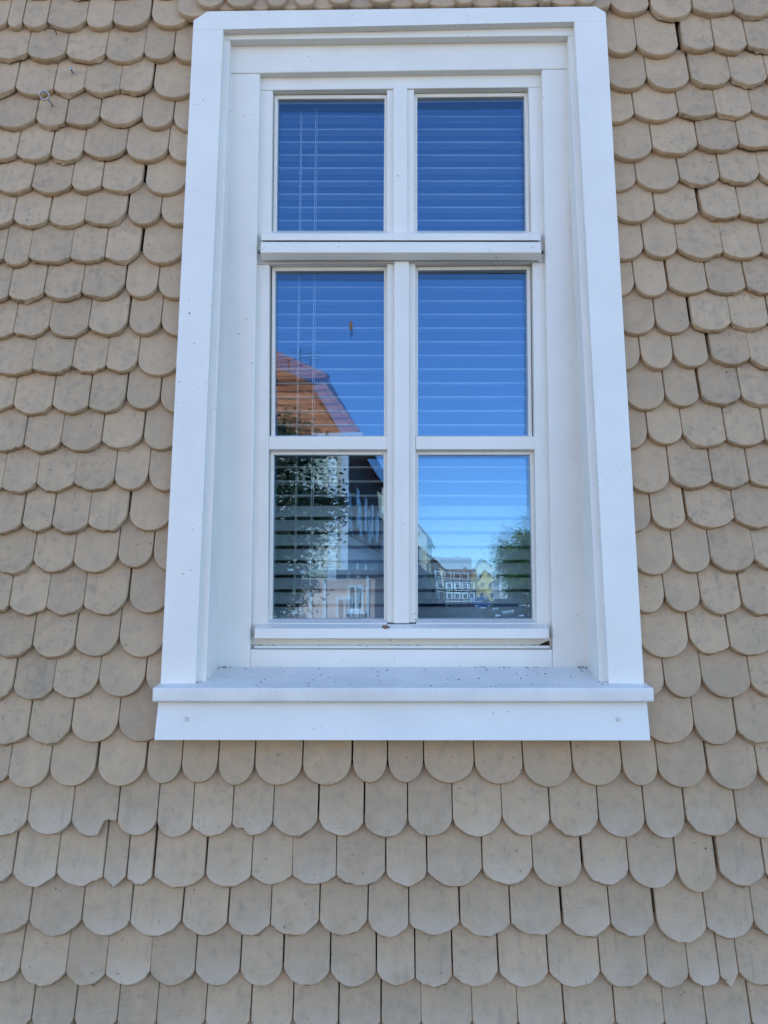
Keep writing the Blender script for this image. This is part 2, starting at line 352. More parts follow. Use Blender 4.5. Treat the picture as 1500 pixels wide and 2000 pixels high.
LOW = """
-70:1505 1536 13:1512 1538 94:1499 1535 185|188:1492 1535 282|284:1490 1530 353:1490 1528 424:1488 1533 496:1490 1533 590:1493 1533 687|688:1487 1528 757:1484 1528 828:1484 1529 927:1487 1531 1023:1493 1537 1120:1493 1534 1217:1493 1534 1287:1499 1538 1383|1386:1497 1542 1483:1497 1540 1575:1497
-42:1600 1632 52:1600 1630 137:1600 1633 227:1600 1632 305:1602 1635 374:1613 1633 452:1608 1631 532:1607 1633 620:1600 1633 712:1606 1635 796:1600 1633 885:1600 1633 981:1594 1632 1076:1600 1633 1171:1598 1635 1262:1600 1637 1341:1592 1633 1442:1597 1637 1545:1597
-62:1705 1726 23:1704 1732 107:1707 1730 200:1714 1733 245:1713 1727 298:1712 1733 400:1710 1733 490:1710 1728 570:1710 1728 656:1710 1730 753:1704 1730 835:1703 1732 943:1697 1728 1042:1691 1732 1138|1141:1691 1728 1230:1697 1735 1324:1694 1743 1403|1407:1702 1730 1498:1706 1732 1590:1706
-50:1798 1825 53:1798 1828 158:1797 1827 252:1802 1828 353:1801 1827 444:1803 1827 528:1806 1827 623:1798 1828 718:1797 1829 799:1805 1827 898:1803 1830 999:1805 1828 1098|1102:1803 1828 1193:1805 1829 1281|1285:1801 1842 1383:1812 1833 1475:1800 1832 1570:1800
-48:1894 1921 37:1893 1925 127:1900 1925 204:1902 1925 292:1898 1925 379:1895 1925 468:1893 1926 552:1890 1926 645:1897 1927 735:1897 1925 811:1910 1928 884:1906 1928 975:1898 1929 1073:1900 1929 1175:1900 1929 1268:1902 1929 1347:1903 1928 1408:1908 1929 1445:1902 1928 1545:1902
-40:1990 2021 59:1990 2021 142:1992 2022 227:1995 2022 303:1995 2022 400:1993 2022 487:1993 2022 572:1993 2022 660:1995 2022 745:1996 2022 823:1996 2023 923:1996 2023 1012:1996 2023 1103:1996 2024 1205:1996 2024 1300:1996 2024 1382:1998 2024 1470:1998 2024 1570:1998
"""
TOP = """
345:8 31 412:6 19 479:2 18 540:2 17 596:2 16 665:1 14 745:0 13 822:-1 12 907:-2 11 990:-3 10 1064:-4 9 1146:-6 15 1196:-8
380:-16 12 439:-16 12 500|518:-15 11 563|573:-15 11 618|640:-16 6 689|718:-20 4 773|800:-20 6 845|884:-20 5 930|970:-20 3 1010|1049:-20 3 1082|1122:-20 6 1168|1192:-20
"""
rnd = random.Random(11)
TIP = 0.014; THICK = 0.0118
def shingle_geo(x0, x1, z0, z1, ztip, pitch, old, rng, depth=TIP, point=False, chip=None):
    """one shingle: flat top hidden under the course above, straight sides, rounded lower end cut on a bevel"""
    gap = rng.choice((.0004, .0008, .0012, .0019)) * rng.uniform(.8, 1.2) if old else rng.uniform(.0009, .0015)
    xl, xr = x0 + gap, x1 - gap; xc = (xl + xr) / 2; a = (xr - xl) / 2
    n = 14; h = (z0 + z1) / 2 - ztip; q = 1.0 - 0.5 * min(1, max(0, (h / a - 0.35) / 0.5))
    lean = rng.uniform(-.010, .010) if old else rng.uniform(-.003, .003)
    off = rng.uniform(-.0012, .0012) if old else rng.uniform(-.0005, .0005)
    twist = rng.uniform(-.012, .012) if old else 0.0
    top = ztip + pitch * 1.38
    low = []
    for i in range(n + 1):
        w = -math.cos(math.pi * i / n); s = (1 - w * w) ** q if not point else 1 - abs(w)
        zc = z0 + (z1 - z0) * (w + 1) / 2
        z = zc - (zc - ztip) * s
        x = xc + a * w
        if old: z += rng.gauss(0, .0008) * (1 if 0 < i < n else .3)
        if chip and chip[0] < (w + 1) / 2 < chip[1]: z = max(z, ztip + chip[2] + rng.gauss(0, .0012))
        low.append((x, z))
    rim = [(xl + lean * (top - z0), top)] + low + [(xr + lean * (top - z0), top)]
    zm = (z0 + z1) / 2
    rim = [(x + (lean * (z - z0) if 0 < i < len(rim) - 1 else 0), z) for i, (x, z) in enumerate(rim)]
    k = 0.0128 / pitch
    def dep(x, z): return depth + off + (z - ztip) * k + (x - xc) * twist
    N = len(rim); V = []; back = THICK + .004 if (not old or rng.random() < .45) else THICK - .0018
    soft = 0.0007 if old else 0.0005
    cx, cz = xc, ztip + pitch * .6
    for r in range(4):
        for i, (x, z) in enumerate(rim):
            low_end = 1 <= i <= n + 1
            w = abs((x - xc) / a); 
            if r == 0:   px, pz, d = x + (cx - x) * soft / .03, z + (cz - z) * soft / .03, 0.0
            elif r == 1: px, pz, d = x, z, soft * .8
            else:
                grow = (.0030 if r == 2 else .0036) * (1 - .35 * w) if low_end else 0
                if low_end and old: grow += rng.gauss(0, .0010) + (.0022 if rng.random() < .14 else 0)
                ux = (x - xc) / a * .35 * grow * (1 if w < .97 else 0)
                px, pz, d = x + ux, z - grow, (THICK * .72 if r == 2 else back)
            V.append(Vector((px, yc(pz) + dep(px, pz) + d, pz)))
    Fc = [tuple(range(N))[::-1]]
    for r in range(3):
        for i in range(N):
            j = (i + 1) % N; Fc.append((r * N + i, r * N + j, (r + 1) * N + j, (r + 1) * N + i))
    Fc = [tuple(reversed(t)) for t in Fc]
    return V, Fc
shingles = []
def course(txt, pitch_px, kind, depth=TIP, forced_pitch=None):
    tok = txt.split(); out = []
    js = []
    for t in tok[0::2]:
        x, c = t.split(':'); xx = [float(q) for q in x.split('|')]
        js.append((xx[0], xx[-1], float(c)))
    tips = [float(t) for t in tok[1::2]]
    for i, tip in enumerate(tips):
        xa, ca = js[i][1], js[i][2]; xb, cb = js[i + 1][0], js[i + 1][2]
        pt = on_wall((xa + xb) / 2, tip, depth); pl = on_wall(xa, ca, depth); pr = on_wall(xb, cb, depth)
        pu = on_wall((xa + xb) / 2, tip - pitch_px, depth)
        out.append((pl.x, pr.x, pl.z, pr.z, pt.z, pu.z - pt.z, (xa + xb) / 2, tip))
    return out
def add_shingle(V, Fc, mat):
    c = sum((Vector(p) for p in V), Vector()) / len(V)
    o = mesh_obj('shingle', [p - c for p in V], Fc, mat, wall); o.location = c
    for i, p in enumerate(o.data.polygons): p.use_smooth = i > 0
    shingles.append(o); return o
field = []                                     # courses carried on past the edges of the picture
def lay(text, kind):
    rows = [r for r in text.strip().splitlines()]
    mids = []
    for r in rows:
        t = [float(q) for q in r.split()[1::2]]; mids.append(sorted(t)[len(t) // 2])
    for i, r in enumerate(rows):
        pp = mids[i] - mids[i - 1] if i else (mids[1] - mids[0])
        if kind == 'low' and i == 0: pp = 84
        if kind == 'top': pp = 62
        dep = TIP if kind != 'top' else (0.004 if i == 0 else -0.006)
        C = course(r, max(pp, 58), kind, dep)
        for (x0, x1, z0, z1, zt, pit, px, py) in C:
            ratio = ((z0 + z1) / 2 - zt) / ((x1 - x0) / 2)
            near = (kind == 'left' and px > 268) or (kind == 'right' and px < 1300 + (py > 500) * 50) or (kind == 'low' and i == 0 and 280 < px < 1230) or kind == 'top'
            old = not (near or ratio > 0.72)
            mat = M['shingle_low'] if (kind == 'low' and i > 0) else (M['shingle_old'] if old else M['shingle_new'])
            point = kind == 'low' and ((i == 2 and 200 < px < 245) or (i == 4 and 1408 < px < 1445))
            chip = None
            if kind == 'low' and i == 1 and 137 < px < 227: chip = (.70, .99, .024)
            elif old and rnd.random() < .035:
                s = rnd.uniform(.0, .75); chip = (s, s + rnd.uniform(.10, .24), rnd.uniform(.001, .003) + ((z0 + z1) / 2 - zt) * abs(2 * s - .85) ** 2)
            V, Fc = shingle_geo(x0, x1, z0, z1, zt, pit, old, rnd, dep, point, chip)
            add_shingle(V, Fc, mat)
        zt = C[0][4]; pit = C[0][5]; h = (C[0][2] + C[0][3]) / 2 - zt
        if kind in ('left', 'low'): field.append((-1.9, min(C[0][0], C[0][1]), zt, pit, h))
        zt = C[-1][4]
        if kind in ('right', 'low'): field.append((C[-1][1], 1.9, zt, C[-1][5], h))
lay(LEFT, 'left'); lay(RIGHT, 'right'); lay(LOW, 'low'); lay(TOP, 'top')
zlow = on_wall(750, 2022, TIP).z; ztop = on_wall(200, 51, TIP).z
for k in range(1, 9): field.append((-1.9 + .02 * (k % 3), 1.9, zlow - .088 * k, .088, .026))
for k in range(1, 9): field.append((-1.9 + .02 * (k % 3), 1.9, ztop + .075 * k, .075, .018))
FV, FF = [], []
for (xa, xb, zt, pit, h) in field:
    x = xa
    while x < xb - .02:
        w = min(rnd.uniform(.066, .095), xb - x)
        if xb - x - w < .03: w = xb - x
        V, Fc = shingle_geo(x, x + w, zt + h, zt + h, zt, pit, True, rnd, TIP)
        k = len(FV); FV += V; FF += [tuple(i + k for i in t) for t in Fc]; x += w
put(mesh_obj('shingle_cladding', FV, FF, M['shingle_old'], wall), kind='stuff')

# ---- the window
W = empty('window', parent=house); wm = M['white']
# casing boards on the leaning wall
wprism('head_casing', [(405, 22), (1163, 12.5), (1183, 24), (1184, 42.5), (1122, 42.2), (436, 57.2), (377, 58), (378, 40)], 0.0, .05, wm, W, .0003)
wprism('casing_board', [(377, 58.1), (436, 57.3), (381.5, 1336), (313.5, 1336)], .00005, .05, wm, W, .0003)
wprism('casing_board', [(1122, 42.3), (1184, 42.6), (1258, 1337), (1189, 1337)], .00005, .05, wm, W, .0003)
# stop beads behind the casing
wprism('stop_bead', [(424, 62), (1134, 48), (1134, 69), (424, 77.5)], .016, .06, wm, W, .0012)
wprism('stop_bead', [(424, 77.9), (449.5, 77.7), (402, 1336), (372, 1336)], .0165, .06, wm, W, .0012)
wprism('stop_bead', [(1109.5, 69.9), (1134, 69.6), (1200, 1337), (1171, 1337)], .0165, .06, wm, W, .0012)
# jamb linings: from the beads back to the frame
def lining(a, b, c, d, out):
    f = [on_wall(*a, .018), on_wall(*b, .018), on_y(*c, .012), on_y(*d, .012)]; o = Vector(out)
    return solid('jamb_lining', f, [p + o for p in f], wm, W, .0006)
lining((447.5, 76), (400, 1338), (430.5, 1310), (452.8, 92), (-.02, 0, 0)); lining((1111.5, 68), (1173, 1338), (1144, 1310), (1106.5, 82), (.02, 0, 0))
lining((445, 75.2), (1114, 67.2), (1109, 83), (449, 93), (0, 0, .02))
# fixed frame, front face y = 0
prism('frame_rail', [(440, 86), (1120, 76), (1120, 134), (440, 143.4)], 0, .07, wm, W, .003)
prism('frame_stile', [(440, 143.9), (508, 143.0), (488, 1310), (418, 1310)], .0003, .07, wm, W, .003)
prism('frame_stile', [(1058, 135), (1120, 134.4), (1158, 1310), (1080.5, 1310)], .0003, .07, wm, W, .003)
prism('frame_rail', [(488.4, 1268), (1080, 1268.5), (1081, 1311), (487, 1311)], .0005, .07, wm, W, .003)
profile('rain_rail', [(1261, .006), (1266.5, .004), (1266.5, .03), (1261, .03)], 497, 1074, wm, W, .0006)
prism('rebate_board', [(490, 1238), (1078, 1238), (1078, 1275), (490, 1275)], .020, .065, wm, W, .001)
prism('dark_gap_patch', [(1056, 1258), (1066, 1253), (1073, 1251), (1073.5, 1262), (1056, 1262)], .0192, .03, M['sheath'], W, 0)  # dark piece standing in for the shade inside an open gap
# upper light
SY = .016
prism('sash_rail', [(498, 146), (1066, 136), (1066, 170), (498, 176.3)], SY, .06, wm, W, .002)
prism('sash_stile', [(498, 176.6), (533, 176.2), (529.5, 490), (498, 490)], SY + .0003, .06, wm, W, .002)
prism('sash_stile', [(1032, 170.2), (1066, 170), (1070, 490), (1039, 490)], SY + .0003, .06, wm, W, .002)
prism('sash_stile', [(755.5, 176), (778, 175), (778, 490), (755.5, 490)], SY + .003, .06, wm, W, .0012)
prism('sash_stile', [(786, 175), (808.5, 174.5), (809, 490), (786, 490)], SY + .003, .06, wm, W, .0012)
prism('mullion', [(768, 168), (795, 167.5), (795.5, 490), (767.5, 490)], SY - .004, .06, wm, W, .0015)
# transom with its drip lips
profile('sash_rail', [(455.8, -.004), (469.5, -.004), (471, .05), (450, .05)], 510, 1056, wm, W, .0012)
profile('transom_bar', [(474.5, -.012), (493, -.014), (508.5, .003), (511, .05), (471, .05), (472.5, -.006)], 509, 1057, wm, W, .0015)
# lower casements
prism('sash_rail', [(498, 495), (1068, 495), (1068, 511.5), (498, 516)], SY, .06, wm, W, .0015)
prism('sash_stile', [(498, 516.3), (526.5, 516), (523, 1240), (492, 1240)], SY + .0003, .06, wm, W, .002)
prism('sash_stile', [(1040, 511.9), (1068, 511.6), (1076, 1240), (1048.5, 1240)], SY + .0003, .06, wm, W, .002)
prism('sash_stile', [(756, 515), (780, 515), (780, 1216), (756, 1216)], SY + .002, .06, wm, W, .0012)
prism('sash_stile', [(789, 514), (811.5, 513.6), (812, 1216), (789, 1216)], SY + .002, .06, wm, W, .0012)
prism('mullion', [(769.5, 509), (799.5, 509), (799.5, 1217.5), (768.5, 1217.5)], SY - .007, .06, wm, W, .0015)
for xl, xr in ((525, 756.5), (812, 1044.5)):
    profile('muntin', [(852.3, SY + .0008), (877.6, SY + .0008), (883, .030), (884, .05), (850, .05)], xl, xr, wm, W, .001)
for xl, xr in ((523.2, 756), (812.3, 1049)):
    profile('sash_rail', [(1208.5, .034), (1217, .013), (1222, .012), (1246, .02), (1246, .06), (1206, .06)], xl, xr, wm, W, .0008)
profile('drip_bar', [(1218.5, .0125), (1227.5, -.010), (1247.3, -.012), (1247.3, .03), (1219, .03)], 501, 1067, wm, W, .0015)
# glass: each opening has beads, an outer and an inner sheet
PANES = [((543, 193), (751, 192), (749, 470), (540, 470)), ((815, 190), (1024, 188), (1027.8, 470), (815, 470)),
         ((538, 529), (750, 528), (750, 851.5), (536.5, 851.5)), ((816.5, 528), (1029, 526), (1032.2, 851.5), (816.5, 851.5)),
         ((535, 888), (749, 888), (750, 1209.5), (532, 1209.5)), ((817, 888), (1035, 888), (1041, 1210), (816, 1210))]
#        tilt of the inner sheet against the outer one (about x, about z), degrees
TILT = [(.22, .50), (-.5, .15), (.22, .50), (-.52, .15), (.22, .50), (-.52, .15)]
BY, GY = .031, .037
def sheet(name, c, y, rx, rz, bow, mat):
    q = [on_y(a, b_, y) for a, b_ in c]; ctr = sum(q, Vector()) / 4; n = 8; V = []; Fq = []
    hw = abs(q[1].x - q[0].x) / 2; hh = abs(q[0].z - q[3].z) / 2
    for i in range(n + 1):
        for j in range(n + 1):
            s, t = j / n, i / n; p = q[0].lerp(q[1], s).lerp(q[3].lerp(q[2], s), t)
            u, w = s * 2 - 1, t * 2 - 1
            p.y = y + (p.z - ctr.z) * math.tan(R(rx)) + (p.x - ctr.x) * math.tan(R(rz)) + bow * (1 - u * u) * (1 - w * w)
            V.append(p)
    for i in range(n):
        for j in range(n):
            a = i * (n + 1) + j; Fq.append((a, a + n + 1, a + n + 2, a + 1))
    return mesh_obj(name, V, Fq, mat, W, True)
def grow(c, k):
    (a, b_), (c1, d), (e, f_), (g_, h) = c
    return ((a - k, b_ - k), (c1 + k, d - k), (e + k, f_ + k), (g_ - k, h + k))
for i, c in enumerate(PANES):
    o = grow(c, 7)
    for k in range(4):
        l = (k + 1) % 4
        if k == 2 and i != 2 and i != 3: continue
        px = [o[k], o[l], c[l], c[k]]
        prism('glazing_bead', px, BY + (.0002 if k % 2 else 0), .05, wm if k != 2 else M['seal'], W, .0006)
    sheet('glass_pane', grow(c, 5), GY, 0, 0, 0.0, M['glass_out'])
    sheet('inner_glass_pane', grow(c, 7), GY + .018, TILT[i][0], TILT[i][1], 0.0006, M['glass_in'])
# sill and apron
profile('sill_board', [(1343.5, -.166), (1371, -.166), (1373, -.06), (1372, .03), (1300.5, .03), (1301.8, .002)], 297.5, 1277.5, M['sill'], W, .003)
ap = [on_y(309, 1369, -.150), on_y(1264, 1370, -.150), on_y(1271, 1447, -.166), on_y(300.5, 1446, -.166)]
solid('apron_board', ap, [p + Vector((0, .02, 0)) for p in ap], wm, W, .0015)
for sx_ in (364, 1208):
    p = on_y(sx_, 1405, -.1585); bm = bmesh.new()
    bmesh.ops.create_cone(bm, cap_ends=True, segments=20, radius1=.0042, radius2=.0036, depth=.003, matrix=Matrix.Translation(p) @ Matrix.Rotation(R(90), 4, 'X'))
    bmesh.ops.create_cone(bm, cap_ends=True, segments=6, radius1=.0012, radius2=.0012, depth=.0042, matrix=Matrix.Translation(p) @ Matrix.Rotation(R(90), 4, 'X'))
    bm_obj('screw', bm, M['screw'], W)

# ---- the dark room behind
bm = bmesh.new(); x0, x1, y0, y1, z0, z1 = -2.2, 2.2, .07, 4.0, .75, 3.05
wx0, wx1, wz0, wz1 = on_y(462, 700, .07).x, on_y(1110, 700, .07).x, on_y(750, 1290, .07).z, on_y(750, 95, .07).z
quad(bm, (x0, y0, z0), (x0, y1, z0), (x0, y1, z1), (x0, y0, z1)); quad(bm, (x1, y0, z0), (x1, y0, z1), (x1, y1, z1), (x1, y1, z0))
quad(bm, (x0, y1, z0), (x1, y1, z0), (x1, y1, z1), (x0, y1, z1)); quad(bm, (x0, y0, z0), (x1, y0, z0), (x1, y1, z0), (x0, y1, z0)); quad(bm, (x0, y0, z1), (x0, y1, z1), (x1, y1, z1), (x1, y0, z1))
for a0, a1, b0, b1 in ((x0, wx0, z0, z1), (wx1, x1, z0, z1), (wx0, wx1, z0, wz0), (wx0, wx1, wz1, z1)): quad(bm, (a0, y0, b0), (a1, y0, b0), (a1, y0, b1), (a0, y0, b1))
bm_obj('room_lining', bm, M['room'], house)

# ================================================================ the blind behind the glass
BYB = .100; HALF = .0125
blind = put(empty('venetian_blind', on_y(785, 1215, BYB)), 'white venetian blind behind the panes, its lowest slats turned shut', 'blind')
bl0 = blind.location.copy()
bxl, bxr = on_y(520, 700, BYB).x, on_y(1062, 700, BYB).x
za, zb = on_y(750, 277, BYB - HALF).z, on_y(750, 967.6, BYB - HALF).z; sp_ = (za - zb) / 26
def slat_mesh(tilt):
    n = 6; V = []; Fs = []
    for x in (bxl, bxr):
        for side in (1, -1):
            for i in range(n + 1):
                s = -1 + 2 * i / n; yy = s * HALF; zz = .0016 * (1 - s * s) + side * .0015
                V.append((x - bl0.x, yy * math.cos(tilt) - zz * math.sin(tilt), yy * math.sin(tilt) + zz * math.cos(tilt)))
    m = n + 1
    for i in range(n):
        Fs.append((i, i + 1, 2 * m + i + 1, 2 * m + i)); Fs.append((m + i, 3 * m + i, 3 * m + i + 1, m + i + 1))
    Fs.append((0, 2 * m, 3 * m, m)); Fs.append((n, m + n, 3 * m + n, 2 * m + n))
    Fs.append(tuple(range(0, m)) [::-1] + tuple(range(m, 2 * m))); Fs.append(tuple(range(2 * m, 3 * m)) + tuple(range(3 * m, 4 * m))[::-1])
    me = bpy.data.meshes.new('slat'); me.from_pydata(V, [], Fs); me.materials.append(M['slat']); me.update(); return me
open_, shut = slat_mesh(R(3)), slat_mesh(R(66))
for k in range(-3, 37):
    z = za - k * sp_
    me = open_ if k <= 26 else shut
    if z < on_y(750, 1228, BYB).z: break
    o = bpy.data.objects.new('slat', me); COL.objects.link(o); o.parent = blind
    o.location = (0, 0, z - bl0.z - (.0 if k <= 26 else .002)); o.rotation_euler = (rnd.uniform(-.012, .012), rnd.uniform(-.0015, .0015), 0)
bm = bmesh.new(); zt_ = on_y(750, 168, BYB).z; box(bm, bxl - bl0.x, bxr - bl0.x, -.02, .02, zt_ - bl0.z, zt_ - bl0.z + .04); bm_obj('head_rail', bm, M['slat'], blind)
for pxx, r_, yy in ((611, .0009, -.018), (614.5, .0006, -.0155), (581, .0009, -.0150), (583.5, .0006, -.0145), (1046, .0009, -.016)):
    bm = bmesh.new(); x = on_y(pxx, 700, BYB + yy).x - bl0.x
    tube(bm, [(x, yy, zt_ - bl0.z), (x + .0008, yy - .0005, .9 * (zt_ - bl0.z)), (x, yy, .3), (x - .001, yy, .02)], r_, 6); bm_obj('cord', bm, M['cord'], blind)

# ================================================================ small things fixed to or lying on the wall and window
def on_shingle(px, py, out=0.0): return on_wall(px, py, TIP + .004 - out)
p0 = on_shingle(101, 203); p1 = on_shingle(93, 193, .022); pc = on_shingle(86.5, 186.5, .026)
e = put(empty('screw_eye', p0), 'galvanised screw eye sticking out of a shingle near the upper edge', 'screw eye')
bm = bmesh.new(); tube(bm, [Vector((0, .006, -.002)), Vector((0, 0, 0)), p1 - p0], .0019, 8); bm_obj('shank', bm, M['steel'], e, True)
bm = bmesh.new(); ax = (pc - p0).normalized(); ux, uz = Vector((.97, .1, .22)).normalized(), Vector((-.15, -.55, .8)).normalized()
tube(bm, [pc - p0 + (ux * math.cos(a) * .0088 + uz * math.sin(a) * .0080) for a in [k * 6.28319 / 20 for k in range(20)]], .0017, 8, True); bm_obj('ring', bm, M['steel'], e, True)
q0 = on_shingle(109, 62.5)
e = put(empty('wire_hook', q0), 'rusty bent wire hook under the edge of a shingle', 'hook')
bm = bmesh.new(); tube(bm, [Vector((0, .006, 0)), Vector((0, -.004, 0)), on_shingle(108, 57, .014) - q0, on_shingle(90, 55, .018) - q0, on_shingle(88, 60.5, .016) - q0], .0011, 7); bm_obj('wire', bm, M['rust'], e, True)
s0 = on_shingle(139, 138)
e = put(empty('wall_screw', s0), 'short screw with blue-green tarnish driven into a shingle', 'screw')
bm = bmesh.new(); tube(bm, [Vector((0, .006, 0)), on_shingle(139, 134.5, .009) - s0], .0016, 8); bm_obj('shank', bm, M['green_metal'], e, True)
bm = bmesh.new(); h1 = on_shingle(139, 134, .010) - s0; tube(bm, [h1, h1 + Vector((0, -.002, .0004))], [.0032, .0026], 12); bm_obj('head', bm, M['steel'], e, True)
def scrap(name, c, pts, mat, label, cat):
    rr = random.Random(len(name)); V = []; n = len(pts)
    for dy in (0, .0007):
        for x, z in pts: V.append(Vector((x, dy + rr.uniform(-.0016, .0003), z)))
    V.append(Vector((0, -.003, 0))); Fx = [(i, (i + 1) % n, 2 * n) for i in range(n)] + [tuple(range(n, 2 * n))[::-1]] + [(i, n + i, n + (i + 1) % n, (i + 1) % n) for i in range(n)]
    o = mesh_obj(name, V, Fx, mat); o.location = c; return put(o, label, cat)
scrap('dead_leaf', on_y(754, 1225.5, -.0085), [(-.008, .001), (-.006, .005), (-.002, .004), (0, .007), (.003, .003), (.0085, .0005), (.004, -.003), (-.001, -.004), (-.003, -.006), (-.005, -.003)], M['leaf_dead'], 'crumpled brown dead leaf caught on the ledge under the panes', 'leaf')
scrap('leaf_scrap', on_y(685.5, 636, GY - .001), [(-.0042, .0005), (-.002, .008), (.0005, .012), (.0030, .006), (.0036, -.004), (.0003, -.011), (-.0030, -.008)], M['leaf_dead'], 'small brown leaf scrap stuck to the outside of a pane', 'leaf')

# crumbs of dirt blown into the corners of sill and rebate
rc = random.Random(3); V, Fq = [], []
def crumb(p, r):
    k = len(V); a = rc.uniform(0, 6); e_ = rc.uniform(1, 2.4)
    for t in range(5): V.append(Vector(p) + Vector((math.cos(a + t * 1.257) * r * e_, math.sin(a + t * 1.257) * r * .8, rc.uniform(-.2, .2) * r)))
    V.append(Vector(p) + Vector((0, 0, r * .9))); Fq.extend((k + t, k + (t + 1) % 5, k + 5) for t in range(5))
sa, sb = on_y(750, 1301.8, .002), on_y(750, 1343.5, -.166)
def sill_pt(px, t):
    y = sa.y + (sb.y - sa.y) * t; z = sa.z + (sb.z - sa.z) * t + .0002; return Vector(((px - 750) / F * (1.5 + y), y, z))
for _ in range(95): crumb(sill_pt(rc.uniform(345, 1230), rc.random() ** .8 * .96 + .02), rc.choice((.0005, .0007, .001, .0014)))
for _ in range(60):  crumb(sill_pt(rc.choice((rc.gauss(440, 9), rc.gauss(1135, 10), rc.gauss(1000, 60))), abs(rc.gauss(0, .05)) + .01), rc.uniform(.0006, .0016))
for _ in range(26):  crumb(sill_pt(rc.choice((rc.gauss(392, 5), rc.gauss(1183, 4))), rc.uniform(.66, .78)), rc.uniform(.0006, .0013))
zr = on_y(750, 1261, .006).z
for _ in range(40):  crumb((on_y(rc.choice((rc.gauss(512, 14), rc.uniform(500, 1070), rc.gauss(1062, 8))), 1261, .012).x, rc.uniform(.007, .018), zr + .0002), rc.uniform(.0006, .0018))
zd = on_y(750, 1218.5, .0125); zd2 = on_y(750, 1227.5, -.010)
for _ in range(30):
    t = rc.random(); crumb((rc.uniform(-.24, .31), zd.y + (zd2.y - zd.y) * t, zd.z + (zd2.z - zd.z) * t + .0002), rc.uniform(.0004, .0010))
M['dirt'] = plain('dark_dirt', (0.06, 0.045, 0.035), 0.95, 0.3, 400)
put(mesh_obj('dirt_crumbs', V, Fq, M['dirt']), 'scattered dark dirt crumbs on the white sill and ledges', None, None, 'stuff')

# ================================================================ the street the panes mirror
rs = random.Random(5)
M['cream'] = plain('cream_facade', (0.78, 0.66, 0.47), 0.85); M['salmon'] = plain('salmon_plaster', (0.74, 0.45, 0.34), 0.85)
M['offwhite'] = plain('offwhite_facade', (0.80, 0.77, 0.70), 0.85); M['yellow'] = plain('yellow_plaster', (0.82, 0.60, 0.26), 0.85)
M['brownwall'] = plain('brown_shingle_facade', (0.11, 0.08, 0.06), 0.9, 0.25, 6); M['timber'] = plain('dark_timber', (0.05, 0.035, 0.03), 0.8)
M['trim'] = plain('white_trim', (0.78, 0.78, 0.76), 0.6, 0.03); M['darkglass'] = plain('dark_window_glass', (0.03, 0.035, 0.045), 0.06, 0.2)
M['brick'] = plain('orange_brick', (0.40, 0.16, 0.08), 0.85, 0.25, 8); M['bark'] = plain('bark', (0.09, 0.07, 0.05), 0.9, 0.3, 12)
M['doorwood'] = plain('door_wood', (0.14, 0.08, 0.05), 0.6); M['rubber'] = plain('tyre_rubber', (0.02, 0.02, 0.02), 0.8)
M['alloy'] = plain('alloy', (0.55, 0.55, 0.56), 0.35, 0.1, 5, 1.0); M['lamp'] = plain('lamp_glass', (0.75, 0.76, 0.78), 0.1)
def leafmat(name, c1, c2):
    b = MB(name, 0.55, 0.3); oi = b.noise(b.pos(), 3.2, 4, 0.7, 0.3, 0.7); b.color(b.mix(oi, c1, c2)); return b.m
M['leaf_dark'] = leafmat('dark_leaves', (0.030, 0.045, 0.015), (0.060, 0.075, 0.024)); M['leaf_mid'] = leafmat('green_leaves', (0.085, 0.15, 0.04), (0.16, 0.22, 0.065))
M['forest'] = leafmat('far_forest', (0.040, 0.070, 0.035), (0.060, 0.095, 0.045))
def add_window(parent, face, a, z, w, h, depth, trim=True):
    """face 'front' (y = 0) or 'right' (x = depth) or 'left' (x = 0) of a house in its own axes"""
    t = .07
    def bx(n, m, p, a0, a1, z0, z1, o0, o1):
        if face == 'front': return box_obj(n, (a0, a1, o0, o1, z0, z1), m, p)
        if face == 'right': return box_obj(n, (depth + o0, depth + o1, a0, a1, z0, z1), m, p)
        return box_obj(n, (-o1, -o0, a0, a1, z0, z1), m, p)
    win = bx('window', M['trim'], parent, a - w / 2 - t, a + w / 2 + t, z - t, z + h + t, -.02, .05)
    bx('pane', M['darkglass'], win, a - w / 2, a - .03, z, z + h, .03, .058); bx('pane', M['darkglass'], win, a + .03, a + w / 2, z, z + h, .03, .058)
    bx('sill', M['trim'], win, a - w / 2 - .12, a + w / 2 + .12, z - .16, z - .075, -.01, .14)
